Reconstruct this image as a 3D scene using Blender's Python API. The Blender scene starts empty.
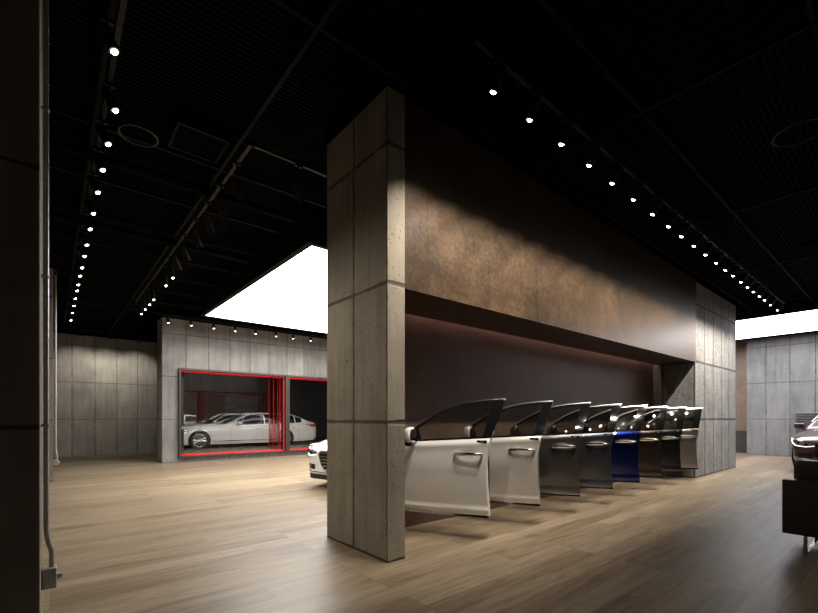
import bpy, bmesh, math, random
import numpy as np
from mathutils import Vector, Matrix
random.seed(7)
SC = bpy.context.scene
COL = SC.collection
PI = math.pi
R = math.radians

# ---------------------------------------------------------------- camera
cd = bpy.data.cameras.new('camera'); cam = bpy.data.objects.new('camera', cd); COL.objects.link(cam)
cd.sensor_width = 36.0; cd.lens = 427.47 / 818 * 36.0
cd.shift_y = 111.5 / 818; cd.clip_end = 200
fw = Vector((0.6431, 0.7658, 0)).normalized()
cam.location = (0, 0, 1.24)
cam.rotation_euler = fw.to_track_quat('-Z', 'Y').to_euler()
SC.camera = cam
# ---------------------------------------------------------------- world, exposure
w = bpy.data.worlds.new('world'); SC.world = w; w.use_nodes = True
w.node_tree.nodes['Background'].inputs[0].default_value = (0.5, 0.55, 0.7, 1)
w.node_tree.nodes['Background'].inputs[1].default_value = 0.002
vs = SC.view_settings
vs.view_transform = 'Standard'; vs.look = 'None'; vs.gamma = 1.0; vs.exposure = 0.0; vs.use_curve_mapping = False
LEFT_PANEL = 10.0       # emission of the big luminous ceilings
RIGHT_PANEL = 7.0
SPOT_RIGHT = 150.0      # watts of one spot above the brown wall
SPOT_LEFT = 45.0
SPOT_MID = 40.0
SPOT_WALL = 17.0
SPOT_BACK = 60.0
SPOT_ADDED_FILL = 14.0  # watts of one added fill spot, out of view beside the camera

# ---------------------------------------------------------------- materials
def newmat(name):
    m = bpy.data.materials.new(name); m.use_nodes = True
    return m, m.node_tree, m.node_tree.nodes['Principled BSDF']
def N(nt, t, **k):
    n = nt.nodes.new(t)
    for a, b in k.items():
        if a.startswith('i_'):
            key = a[2:]
            n.inputs[int(key) if key.isdigit() else key].default_value = b
        else: setattr(n, a, b)
    return n
def mth(nt, op, a, b=None, c=None, clamp=False):
    n = nt.nodes.new('ShaderNodeMath'); n.operation = op; n.use_clamp = clamp
    for i, v in enumerate((a, b, c)):
        if v is None: continue
        if isinstance(v, (int, float)): n.inputs[i].default_value = v
        else: nt.links.new(v, n.inputs[i])
    return n.outputs[0]
def ramp(nt, fac, stops, interp='LINEAR'):
    n = nt.nodes.new('ShaderNodeValToRGB'); n.color_ramp.interpolation = interp
    e = n.color_ramp.elements
    while len(e) > 1: e.remove(e[-1])
    e[0].position = stops[0][0]; e[0].color = (*stops[0][1], 1)
    for p, c in stops[1:]:
        k = e.new(p); k.color = (*c, 1)
    nt.links.new(fac, n.inputs[0])
    return n.outputs[0]
def mixc(nt, fac, a, b, mode='MIX'):
    n = nt.nodes.new('ShaderNodeMix'); n.data_type = 'RGBA'; n.blend_type = mode
    for i, v in ((0, fac), (6, a), (7, b)):
        if isinstance(v, (int, float)): n.inputs[i].default_value = v
        elif isinstance(v, tuple): n.inputs[i].default_value = (*v, 1) if len(v) == 3 else v
        else: nt.links.new(v, n.inputs[i])
    return n.outputs[2]

def plain(name, col, rough=0.5, metal=0.0, coat=0.0, spec=0.5, var=0.0, bump=0.0, bscale=60):
    m, nt, b = newmat(name)
    b.inputs['Roughness'].default_value = rough; b.inputs['Metallic'].default_value = metal
    b.inputs['Coat Weight'].default_value = coat; b.inputs['Coat Roughness'].default_value = 0.04
    b.inputs['Specular IOR Level'].default_value = spec
    tc = N(nt, 'ShaderNodeTexCoord')
    nz = N(nt, 'ShaderNodeTexNoise'); nz.inputs['Scale'].default_value = bscale; nz.inputs['Detail'].default_value = 3
    nt.links.new(tc.outputs['Object'], nz.inputs['Vector'])
    a = tuple(max(0, c * (1 - var)) for c in col); z = tuple(min(1, c * (1 + var)) for c in col)
    nt.links.new(ramp(nt, nz.outputs[0], [(0.3, a), (0.7, z)]), b.inputs['Base Color'])
    if bump:
        bp = N(nt, 'ShaderNodeBump'); bp.inputs['Strength'].default_value = bump; bp.inputs['Distance'].default_value = 0.01
        nt.links.new(nz.outputs[0], bp.inputs['Height']); nt.links.new(bp.outputs[0], b.inputs['Normal'])
    return m

def emit(name, col, s):
    m, nt, b = newmat(name)
    b.inputs['Base Color'].default_value = (*col, 1)
    b.inputs['Emission Color'].default_value = (*col, 1); b.inputs['Emission Strength'].default_value = s
    return m

def mxv_src(nt, tc):
    nd = N(nt, 'ShaderNodeTexNoise'); nd.inputs['Scale'].default_value = 6; nt.links.new(tc.outputs['Object'], nd.inputs['Vector'])
    return mixc(nt, 0.10, tc.outputs['Object'], nd.outputs[1])
def concrete(name, ux, sx, uy, sy, z0=0.0, tone=(0.36, 0.33, 0.285), pits=0.5, board=0.0, jw=0.010):
    """board-formed concrete; joints every sx along x (phase ux) / sy along y, every 1.2 m up"""
    m, nt, b = newmat(name)
    tc = N(nt, 'ShaderNodeTexCoord'); g = N(nt, 'ShaderNodeNewGeometry')
    sp = N(nt, 'ShaderNodeSeparateXYZ'); nt.links.new(tc.outputs['Object'], sp.inputs[0])
    sn = N(nt, 'ShaderNodeSeparateXYZ'); nt.links.new(g.outputs['True Normal'], sn.inputs[0])
    isx = mth(nt, 'GREATER_THAN', mth(nt, 'ABSOLUTE', sn.outputs[0]), 0.7)
    nwob = N(nt, 'ShaderNodeTexNoise'); nwob.inputs['Scale'].default_value = 9
    nt.links.new(tc.outputs['Object'], nwob.inputs['Vector'])
    wob = mth(nt, 'MULTIPLY', mth(nt, 'SUBTRACT', nwob.outputs[0], 0.5), 0.012)
    def dist(c, u0, s):
        t = mth(nt, 'DIVIDE', mth(nt, 'SUBTRACT', c, u0), s)
        f = mth(nt, 'ABSOLUTE', mth(nt, 'SUBTRACT', mth(nt, 'FRACT', mth(nt, 'ADD', t, 0.5)), 0.5))
        return mth(nt, 'MULTIPLY', f, s), mth(nt, 'FLOOR', t)
    dx, cx = dist(sp.outputs[0], ux, sx); dy, cy = dist(sp.outputs[1], uy, sy); dz, cz = dist(sp.outputs[2], z0, 1.2)
    def sel(a, c):  # x-facing faces use y
        return mth(nt, 'ADD', mth(nt, 'MULTIPLY', a, mth(nt, 'SUBTRACT', 1.0, isx)), mth(nt, 'MULTIPLY', c, isx))
    du = sel(dx, dy); cu = sel(cx, cy)
    dj = mth(nt, 'ADD', mth(nt, 'MINIMUM', du, dz), wob)
    nj = N(nt, 'ShaderNodeTexNoise'); nj.inputs['Scale'].default_value = 5; nj.inputs['Detail'].default_value = 4
    nt.links.new(tc.outputs['Object'], nj.inputs['Vector'])
    jt = mth(nt, 'SUBTRACT', 1.0, mth(nt, 'DIVIDE', dj, mth(nt, 'MULTIPLY', nj.outputs[0], jw * 2.6)), clamp=True)
    jt = mth(nt, 'MULTIPLY', jt, 1.6, clamp=True)
    # tone: large clouds, vertical streaks, per-panel shift
    n1 = N(nt, 'ShaderNodeTexNoise'); n1.inputs['Scale'].default_value = 1.7; n1.inputs['Detail'].default_value = 6; n1.inputs['Roughness'].default_value = .6
    nt.links.new(tc.outputs['Object'], n1.inputs['Vector'])
    mp = N(nt, 'ShaderNodeMapping'); mp.inputs['Scale'].default_value = (7, 7, 0.8); nt.links.new(tc.outputs['Object'], mp.inputs[0])
    n2 = N(nt, 'ShaderNodeTexNoise'); n2.inputs['Scale'].default_value = 1.5; n2.inputs['Detail'].default_value = 5
    nt.links.new(mp.outputs[0], n2.inputs['Vector'])
    cb = N(nt, 'ShaderNodeCombineXYZ'); nt.links.new(cu, cb.inputs[0]); nt.links.new(cz, cb.inputs[1]); nt.links.new(isx, cb.inputs[2])
    wn = N(nt, 'ShaderNodeTexWhiteNoise'); nt.links.new(cb.outputs[0], wn.inputs['Vector'])
    f = mth(nt, 'ADD', mth(nt, 'MULTIPLY', n1.outputs[0], 0.55), mth(nt, 'MULTIPLY', n2.outputs[0], 0.45 + board * 0.3))
    f = mth(nt, 'ADD', f, mth(nt, 'MULTIPLY', mth(nt, 'SUBTRACT', wn.outputs[0], 0.5), 0.14))
    base = ramp(nt, f, [(0.25, tuple(c * 0.62 for c in tone)), (0.5, tone), (0.78, tuple(min(1, c * 1.4) for c in tone))])
    # tie holes at the panel corners and short cracks
    hole = None
    if sx < 5 or sy < 5:
        hx_ = mth(nt, 'SUBTRACT', du, 0.0); hz_ = mth(nt, 'SUBTRACT', mth(nt, 'ABSOLUTE', mth(nt, 'SUBTRACT', mth(nt, 'MULTIPLY', mth(nt, 'FRACT', mth(nt, 'DIVIDE', sp.outputs[2], 1.2)), 1.2), 0.6)), 0.33)
        hd = mth(nt, 'SQRT', mth(nt, 'ADD', mth(nt, 'MULTIPLY', hx_, hx_), mth(nt, 'MULTIPLY', hz_, hz_)))
        hole = mth(nt, 'LESS_THAN', hd, 0.020)
    mc = N(nt, 'ShaderNodeMapping'); mc.inputs['Scale'].default_value = (2.2, 2.2, 9); nt.links.new(mxv_src(nt, tc), mc.inputs[0])
    vc = N(nt, 'ShaderNodeTexVoronoi'); vc.feature = 'DISTANCE_TO_EDGE'; vc.inputs['Scale'].default_value = 1.3; nt.links.new(mc.outputs[0], vc.inputs['Vector'])
    nk = N(nt, 'ShaderNodeTexNoise'); nk.inputs['Scale'].default_value = 2.3; nt.links.new(tc.outputs['Object'], nk.inputs['Vector'])
    crack = mth(nt, 'MULTIPLY', mth(nt, 'LESS_THAN', vc.outputs[0], 0.022), mth(nt, 'MULTIPLY', mth(nt, 'SUBTRACT', nk.outputs[0], 0.53), 9, clamp=True))
    # pits
    vo = N(nt, 'ShaderNodeTexVoronoi'); vo.inputs['Scale'].default_value = 27
    mp2 = N(nt, 'ShaderNodeMapping'); mp2.inputs['Scale'].default_value = (1.2, 1.2, 0.5 if board else 0.8)
    nd = N(nt, 'ShaderNodeTexNoise'); nd.inputs['Scale'].default_value = 22; nt.links.new(tc.outputs['Object'], nd.inputs['Vector'])
    mxv = mixc(nt, 0.06, tc.outputs['Object'], nd.outputs[1]); nt.links.new(mxv, mp2.inputs[0])
    nt.links.new(mp2.outputs[0], vo.inputs['Vector'])
    nm = N(nt, 'ShaderNodeTexNoise'); nm.inputs['Scale'].default_value = 3.1; nt.links.new(tc.outputs['Object'], nm.inputs['Vector'])
    th = mth(nt, 'MULTIPLY', mth(nt, 'SUBTRACT', nm.outputs[0], 0.50 - 0.1 * pits), 1.5 * pits, clamp=True); th = mth(nt, 'MINIMUM', th, 0.22 + 0.16 * board)
    pit = mth(nt, 'MULTIPLY', mth(nt, 'SUBTRACT', th, vo.outputs[0]), 18, clamp=True)
    dark = mth(nt, 'MAXIMUM', mth(nt, 'MULTIPLY', jt, 0.78), mth(nt, 'MULTIPLY', pit, 0.62))
    dark = mth(nt, 'MAXIMUM', dark, mth(nt, 'MULTIPLY', crack, 0.2))
    if hole is not None: dark = mth(nt, 'MAXIMUM', dark, mth(nt, 'MULTIPLY', hole, 0.8))
    c = mixc(nt, dark, base, tuple(x * 0.18 for x in tone))
    nt.links.new(c, b.inputs['Base Color'])
    b.inputs['Roughness'].default_value = 0.78; b.inputs['Specular IOR Level'].default_value = 0.25
    nb = N(nt, 'ShaderNodeTexNoise'); nb.inputs['Scale'].default_value = 16; nb.inputs['Detail'].default_value = 7
    nt.links.new(tc.outputs['Object'], nb.inputs['Vector'])
    h = mth(nt, 'SUBTRACT', mth(nt, 'ADD', mth(nt, 'MULTIPLY', nb.outputs[0], 0.35), mth(nt, 'MULTIPLY', n2.outputs[0], 0.3 + board)), mth(nt, 'MULTIPLY', dark, 1.4))
    bp = N(nt, 'ShaderNodeBump'); bp.inputs['Strength'].default_value = 0.55; bp.inputs['Distance'].default_value = 0.012
    nt.links.new(h, bp.inputs['Height']); nt.links.new(bp.outputs[0], b.inputs['Normal'])
    return m

def corten(name, a, bcol, rough=0.42, metal=0.35, u0=2.69, s=0.88, coat=0.32):
    m, nt, b = newmat(name)
    tc = N(nt, 'ShaderNodeTexCoord')
    sp = N(nt, 'ShaderNodeSeparateXYZ'); nt.links.new(tc.outputs['Object'], sp.inputs[0])
    n1 = N(nt, 'ShaderNodeTexNoise'); n1.inputs['Scale'].default_value = 2.2; n1.inputs['Detail'].default_value = 9; n1.inputs['Roughness'].default_value = .72
    n2 = N(nt, 'ShaderNodeTexNoise'); n2.inputs['Scale'].default_value = 26; n2.inputs['Detail'].default_value = 7
    for n in (n1, n2): nt.links.new(tc.outputs['Object'], n.inputs['Vector'])
    f = mth(nt, 'ADD', mth(nt, 'MULTIPLY', n1.outputs[0], 0.6), mth(nt, 'MULTIPLY', n2.outputs[0], 0.4))
    base = ramp(nt, f, [(0.38, a), (0.52, tuple((x + y) / 2 for x, y in zip(a, bcol))), (0.62, bcol)])
    t = mth(nt, 'DIVIDE', mth(nt, 'SUBTRACT', sp.outputs[0], u0), s)
    d = mth(nt, 'MULTIPLY', mth(nt, 'ABSOLUTE', mth(nt, 'SUBTRACT', mth(nt, 'FRACT', mth(nt, 'ADD', t, 0.5)), 0.5)), s)
    j = mth(nt, 'LESS_THAN', d, 0.004)
    nt.links.new(mixc(nt, mth(nt, 'MULTIPLY', j, 0.6), base, tuple(x * 0.3 for x in a)), b.inputs['Base Color'])
    b.inputs['Coat Weight'].default_value = coat; b.inputs['Coat Roughness'].default_value = 0.34
    b.inputs['Metallic'].default_value = metal
    nt.links.new(mth(nt, 'ADD', mth(nt, 'MULTIPLY', n1.outputs[0], 0.25), rough - 0.12), b.inputs['Roughness'])
    bp = N(nt, 'ShaderNodeBump'); bp.inputs['Strength'].default_value = 0.12; bp.inputs['Distance'].default_value = 0.004
    nt.links.new(mth(nt, 'SUBTRACT', f, mth(nt, 'MULTIPLY', j, 1.0)), bp.inputs['Height']); nt.links.new(bp.outputs[0], b.inputs['Normal'])
    return m

def oak(name):
    m, nt, b = newmat(name)
    tc = N(nt, 'ShaderNodeTexCoord')
    br = N(nt, 'ShaderNodeTexBrick'); br.offset = 0.37; br.offset_frequency = 3; br.squash = 1.0
    br.inputs['Scale'].default_value = 1.0; br.inputs['Mortar Size'].default_value = 0.0018; br.inputs['Mortar Smooth'].default_value = 0.3
    br.inputs['Brick Width'].default_value = 1.9; br.inputs['Row Height'].default_value = 0.19
    br.inputs['Color1'].default_value = (0, 0, 0, 1); br.inputs['Color2'].default_value = (1, 1, 1, 1); br.inputs['Mortar'].default_value = (0.5, 0.5, 0.5, 1)
    nt.links.new(tc.outputs['Object'], br.inputs['Vector'])
    # random per plank shift for the grain
    cx = N(nt, 'ShaderNodeVectorMath', operation='MULTIPLY_ADD')
    nt.links.new(br.outputs[0], cx.inputs[0]); cx.inputs[1].default_value = (13, 7, 3); nt.links.new(tc.outputs['Object'], cx.inputs[2])
    mp = N(nt, 'ShaderNodeMapping'); mp.inputs['Scale'].default_value = (0.9, 9, 1); nt.links.new(cx.outputs[0], mp.inputs[0])
    n1 = N(nt, 'ShaderNodeTexNoise'); n1.inputs['Scale'].default_value = 1.6; n1.inputs['Detail'].default_value = 8; n1.inputs['Roughness'].default_value = .62; n1.inputs['Distortion'].default_value = 0.9
    nt.links.new(mp.outputs[0], n1.inputs['Vector'])
    mp2 = N(nt, 'ShaderNodeMapping'); mp2.inputs['Scale'].default_value = (1.5, 42, 1); nt.links.new(cx.outputs[0], mp2.inputs[0])
    n2 = N(nt, 'ShaderNodeTexNoise'); n2.inputs['Scale'].default_value = 2.2; n2.inputs['Detail'].default_value = 4
    nt.links.new(mp2.outputs[0], n2.inputs['Vector'])
    vo = N(nt, 'ShaderNodeTexVoronoi'); vo.inputs['Scale'].default_value = 1.9
    mp3 = N(nt, 'ShaderNodeMapping'); mp3.inputs['Scale'].default_value = (1, 2.6, 1); nt.links.new(cx.outputs[0], mp3.inputs[0]); nt.links.new(mp3.outputs[0], vo.inputs['Vector'])
    knot = mth(nt, 'MULTIPLY', mth(nt, 'SUBTRACT', 0.06, vo.outputs[0]), 16, clamp=True)
    sb = N(nt, 'ShaderNodeSeparateColor'); nt.links.new(br.outputs[0], sb.inputs[0])
    f = mth(nt, 'ADD', mth(nt, 'MULTIPLY', n1.outputs[0], 0.55), mth(nt, 'ADD', mth(nt, 'MULTIPLY', n2.outputs[0], 0.3), mth(nt, 'MULTIPLY', mth(nt, 'SUBTRACT', sb.outputs[0], 0.1), 0.17)))
    base = ramp(nt, f, [(0.32, (0.105, 0.072, 0.042)), (0.43, (0.185, 0.138, 0.087)), (0.55, (0.262, 0.204, 0.135)), (0.70, (0.36, 0.292, 0.205))])
    c = mixc(nt, mth(nt, 'MULTIPLY', knot, 0.8), base, (0.06, 0.035, 0.02))
    c = mixc(nt, mth(nt, 'MULTIPLY', br.outputs['Fac'], 0.75), c, (0.05, 0.035, 0.022))
    nt.links.new(c, b.inputs['Base Color'])
    nt.links.new(mth(nt, 'ADD', 0.30, mth(nt, 'MULTIPLY', n2.outputs[0], 0.22)), b.inputs['Roughness'])
    b.inputs['Specular IOR Level'].default_value = 0.42
    bp = N(nt, 'ShaderNodeBump'); bp.inputs['Strength'].default_value = 0.25; bp.inputs['Distance'].default_value = 0.004
    nt.links.new(mth(nt, 'SUBTRACT', mth(nt, 'MULTIPLY', n2.outputs[0], 0.5), mth(nt, 'MULTIPLY', br.outputs['Fac'], 1.2)), bp.inputs['Height'])
    nt.links.new(bp.outputs[0], b.inputs['Normal'])
    return m

def tinted_glass(name, tint, transp=0.8, rough=0.0):
    m, nt, b = newmat(name)
    nt.nodes.remove(b)
    t = N(nt, 'ShaderNodeBsdfTransparent'); t.inputs[0].default_value = (*tint, 1)
    g = N(nt, 'ShaderNodeBsdfGlossy'); g.inputs['Roughness'].default_value = rough
    fr = N(nt, 'ShaderNodeFresnel'); fr.inputs[0].default_value = 1.5
    mx = N(nt, 'ShaderNodeMixShader'); o = nt.nodes['Material Output']
    nt.links.new(mth(nt, 'MULTIPLY', fr.outputs[0], 1 - transp, clamp=True) if transp > 0 else fr.outputs[0], mx.inputs[0])
    nt.links.new(t.outputs[0], mx.inputs[1]); nt.links.new(g.outputs[0], mx.inputs[2]); nt.links.new(mx.outputs[0], o.inputs[0])
    return m

def paint(name, col, metal=0.0, rough=0.35, flake=0.0):
    m, nt, b = newmat(name)
    tc = N(nt, 'ShaderNodeTexCoord'); nz = N(nt, 'ShaderNodeTexNoise'); nz.inputs['Scale'].default_value = 900
    nt.links.new(tc.outputs['Object'], nz.inputs['Vector'])
    a = tuple(c * (1 - flake) for c in col); z = tuple(min(1, c * (1 + flake)) for c in col)
    nt.links.new(ramp(nt, nz.outputs[0], [(0.35, a), (0.65, z)]), b.inputs['Base Color'])
    b.inputs['Metallic'].default_value = metal; b.inputs['Roughness'].default_value = rough
    b.inputs['Coat Weight'].default_value = 1.0; b.inputs['Coat Roughness'].default_value = 0.02; b.inputs['Coat IOR'].default_value = 1.6
    return m

M = dict(
    floor=oak('oak_planks'),
    conc_near=concrete('concrete_near_wall', 2.21 + 5, 30, 2.91 - 0.53 * 4, 0.53, z0=0.0, pits=1.25, jw=0.017, tone=(0.30, 0.262, 0.205)),
    conc_far=concrete('concrete_far_pier', 10.14 - 6.1, 0.61, 2.95, 0.6, pits=1.8, board=0.8, jw=0.026, tone=(0.215, 0.213, 0.205)),
    conc_win=concrete('concrete_display_wall', 2.36 - 6.05, 0.605, 13.4, 0.6, pits=0.9, tone=(0.235, 0.23, 0.222)),
    conc_back=concrete('concrete_back_wall', 0.54 - 6, 0.6, 0, 0.6, z0=0.0, pits=0.6, tone=(0.34, 0.325, 0.29)),
    conc_right=concrete('concrete_right_wall', 0, 30, 3.25 - 6, 0.6, pits=0.3, tone=(0.175, 0.172, 0.17)),
    conc_col=concrete('concrete_column', 30, 60, 30, 60, pits=0.6, tone=(0.26, 0.22, 0.17)),
    corten=corten('weathered_steel', (0.035, 0.021, 0.0115), (0.116, 0.068, 0.033)),
    corten_low=corten('dark_bronze_panel', (0.088, 0.052, 0.041), (0.140, 0.088, 0.066), rough=0.48, metal=0.25, coat=0.05),
    corten_far=corten('brown_panel', (0.16, 0.11, 0.08), (0.30, 0.21, 0.15)),
    ceil=plain('black_ceiling', (0.003, 0.003, 0.003), 0.95, var=0.3, bscale=3, spec=0.0),
    beam=plain('black_steel', (0.007, 0.0067, 0.0064), 0.7, var=0.15, spec=0.08),
    duct=plain('dark_duct', (0.005, 0.0048, 0.0046), 0.8, var=0.3, spec=0.03, bscale=6),
    track=plain('track_black', (0.006, 0.006, 0.006), 0.5, spec=.2),
    bronze=plain('bronze_frame', (0.050, 0.042, 0.036), 0.45, metal=0.3),
    black=plain('gloss_black', (0.005, 0.005, 0.005), 0.06, spec=.35),
    rubber=plain('rubber', (0.012, 0.012, 0.012), 0.6),
    chrome=plain('chrome', (0.86, 0.85, 0.83), 0.16, metal=1),
    steel=plain('brushed_steel', (0.55, 0.53, 0.50), 0.3, metal=1),
    galv=plain('galvanised', (0.42, 0.42, 0.42), 0.42, metal=0.8, var=0.15),
    room=plain('display_room_dark', (0.035, 0.036, 0.037), 0.55, var=0.1, bscale=4),
    grey=plain('grey_floor', (0.30, 0.26, 0.21), 0.25, var=0.1, bscale=5),
    leather=plain('dark_leather', (0.030, 0.019, 0.016), 0.38, var=0.2, bump=0.3, bscale=90, spec=0.5),
    vent=plain('vent_grey', (0.10, 0.10, 0.10), 0.6, spec=.2),
    lens=emit('spot_lens', (1.0, 0.95, 0.86), 18.0),
    ledred=emit('red_led', (1.0, 0.012, 0.02), 0.42),
    ledred_dim=emit('dim_red_led', (1.0, 0.012, 0.02), 0.05),
    ringm=plain('ring_grey', (0.015, 0.015, 0.015), 0.6),
    glass=tinted_glass('clear_glass', (0.86, 0.87, 0.87), 0.3),
    doorglass=tinted_glass('door_glass', (0.70, 0.70, 0.68), 0.35),
    redglass=tinted_glass('red_lit_glass', (0.95, 0.40, 0.40), 0.3),
    carglass=plain('car_glass', (0.008, 0.009, 0.010), 0.04, spec=.3),
    mirror=plain('mirror_glass', (0.6, 0.6, 0.6), 0.03, metal=1),
    darkmirror=plain('smoked_mirror', (0.17, 0.17, 0.17), 0.015, metal=1),
    grille=plain('grille_black', (0.02, 0.02, 0.02), 0.3, metal=0.5),
    tail=plain('tail_light_red', (0.45, 0.01, 0.01), 0.1, coat=1),
    lamp=plain('headlight_glass', (0.35, 0.36, 0.38), 0.08, metal=0.7, coat=1),
    led=emit('daytime_led', (1, 0.97, 0.92), 1.6),
    inner=plain('door_inner_black', (0.02, 0.019, 0.018), 0.6),
    lettering=plain('badge_lettering', (0.35, 0.33, 0.34), 0.4),
)
def led_panel(name, s, col):
    return emit(name, col, s)
M['panelL'] = led_panel('luminous_ceiling_warm', LEFT_PANEL, (1.0, 0.97, 0.93))
M['panelFill'] = led_panel('added_display_fill', 6.0, (1.0, 0.97, 0.93))  # glow of the added lights that brighten the limousine
M['panelR'] = led_panel('luminous_ceiling_cool', RIGHT_PANEL, (0.93, 0.94, 1.0))

# ---------------------------------------------------------------- mesh helpers
class MB:
    def __init__(s): s.bm = bmesh.new()
    def box(s, x0, x1, y0, y1, z0, z1, bev=0.0, rot=None, piv=None):
        b2 = bmesh.new()
        bmesh.ops.create_cube(b2, size=1.0, matrix=Matrix.Translation(((x0 + x1) / 2, (y0 + y1) / 2, (z0 + z1) / 2)) @ Matrix.Diagonal((abs(x1 - x0), abs(y1 - y0), abs(z1 - z0), 1)))
        if bev: bmesh.ops.bevel(b2, geom=b2.edges[:], offset=bev, segments=3, profile=0.5, affect='EDGES')
        if rot is not None:
            p = Vector(piv or ((x0 + x1) / 2, (y0 + y1) / 2, (z0 + z1) / 2))
            bmesh.ops.transform(b2, matrix=Matrix.Translation(p) @ rot @ Matrix.Translation(-p), verts=b2.verts)
        s._merge(b2); return s
    def _merge(s, b2):
        me = bpy.data.meshes.new('t'); b2.to_mesh(me); b2.free(); s.bm.from_mesh(me); bpy.data.meshes.remove(me)
    def tube(s, pts, r, seg=10, closed=False):
        pts = [Vector(p) for p in pts]; n = len(pts); rings = []
        prev = None
        for i, p in enumerate(pts):
            if closed: t = (pts[(i + 1) % n] - pts[i - 1]).normalized()
            else: t = (pts[min(i + 1, n - 1)] - pts[max(i - 1, 0)]).normalized()
            if prev is None:
                u = t.orthogonal().normalized()
            else:
                u = (prev - t * prev.dot(t)).normalized()
            prev = u; v = t.cross(u)
            rr = r[i] if isinstance(r, (list, tuple)) else r
            rings.append([s.bm.verts.new(p + u * math.cos(a) * rr + v * math.sin(a) * rr) for a in [2 * PI * k / seg for k in range(seg)]])
        m = n if closed else n - 1
        for i in range(m):
            a, b = rings[i], rings[(i + 1) % n]
            for k in range(seg): s.bm.faces.new((a[k], a[(k + 1) % seg], b[(k + 1) % seg], b[k]))
        if not closed:
            s.bm.faces.new(rings[0][::-1]); s.bm.faces.new(rings[-1])
        return s
    def lathe(s, prof, origin=(0, 0, 0), axis='Z', seg=28):
        o = Vector(origin); rings = []
        for r, h in prof:
            ring = []
            for k in range(seg):
                a = 2 * PI * k / seg; c, d = r * math.cos(a), r * math.sin(a)
                v = {'Z': (c, d, h), 'Y': (c, h, d), 'X': (h, c, d)}[axis]
                ring.append(s.bm.verts.new(o + Vector(v)))
            rings.append(ring)
        for i in range(len(rings) - 1):
            a, b = rings[i], rings[i + 1]
            for k in range(seg): s.bm.faces.new((a[k], a[(k + 1) % seg], b[(k + 1) % seg], b[k]))
        s.bm.faces.new(rings[0][::-1]); s.bm.faces.new(rings[-1])
        return s
    def prism(s, pts, off):
        """polygon pts (3d list) extruded by vector off"""
        o = Vector(off)
        a = [s.bm.verts.new(Vector(p)) for p in pts]; b = [s.bm.verts.new(Vector(p) + o) for p in pts]
        s.bm.faces.new(a); s.bm.faces.new(b[::-1]); n = len(a)
        for i in range(n): s.bm.faces.new((a[i], b[i], b[(i + 1) % n], a[(i + 1) % n]))
        return s
    def patch(s, f, nu, nv, off):
        """closed slab: outer surface f(u,v), back surface f+off (off a vector or function)"""
        of = off if callable(off) else (lambda u, v: Vector(off))
        A = [[s.bm.verts.new(Vector(f(i / nu, j / nv))) for j in range(nv + 1)] for i in range(nu + 1)]
        B = [[s.bm.verts.new(Vector(f(i / nu, j / nv)) + Vector(of(i / nu, j / nv))) for j in range(nv + 1)] for i in range(nu + 1)]
        for i in range(nu):
            for j in range(nv):
                s.bm.faces.new((A[i][j], A[i + 1][j], A[i + 1][j + 1], A[i][j + 1]))
                s.bm.faces.new((B[i][j + 1], B[i + 1][j + 1], B[i + 1][j], B[i][j]))
        for i in range(nu):
            s.bm.faces.new((A[i][0], B[i][0], B[i + 1][0], A[i + 1][0])); s.bm.faces.new((A[i + 1][nv], B[i + 1][nv], B[i][nv], A[i][nv]))
        for j in range(nv):
            s.bm.faces.new((A[0][j + 1], B[0][j + 1], B[0][j], A[0][j])); s.bm.faces.new((A[nu][j], B[nu][j], B[nu][j + 1], A[nu][j + 1]))
        return s
    def build(s, name, mat, parent=None, smooth=False, angle=35):
        bmesh.ops.recalc_face_normals(s.bm, faces=s.bm.faces[:])
        me = bpy.data.meshes.new(name); s.bm.to_mesh(me); s.bm.free()
        me.materials.append(mat)
        if smooth:
            me.polygons.foreach_set('use_smooth', [True] * len(me.polygons))
            me.set_sharp_from_angle(angle=R(angle))
        o = bpy.data.objects.new(name, me); COL.objects.link(o)
        if parent: o.parent = parent
        return o
def tag(o, label=None, cat=None, group=None, kind=None):
    if label: o['label'] = label
    if cat: o['category'] = cat
    if group: o['group'] = group
    if kind: o['kind'] = kind
    return o
def empty(name, loc=(0, 0, 0), rz=0):
    o = bpy.data.objects.new(name, None); COL.objects.link(o); o.location = loc; o.rotation_euler = (0, 0, rz)
    o.empty_display_size = 0.1; return o
def copy_tree(o, parent=None):
    c = o.copy(); COL.objects.link(c)
    if parent: c.parent = parent
    for ch in list(o.children): copy_tree(ch, c)
    return c
def struct(name, mb, mat, label=None):
    o = mb.build(name, mat); o['kind'] = 'structure'
    o['label'] = label or name.replace('_', ' '); o['category'] = name.split('_')[0]
    return o

# ================================================================ SETTING
CH = 4.06
struct('floor', MB().box(-4, 24, -5, 24, -0.12, 0), M['floor'], 'pale oak plank floor running across the whole showroom')
struct('ceiling', MB().box(-4, 24, -5, 24, CH + 0.25, CH + 0.4), M['ceil'], 'black exposed ceiling above the showroom')
CHT = CH + 0.26
# near concrete pier
struct('wall_near', MB().box(2.205, 2.395, 2.91, 3.95, 0, 4.075), M['conc_near'], 'tall narrow concrete pier wall in the foreground centre')
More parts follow.
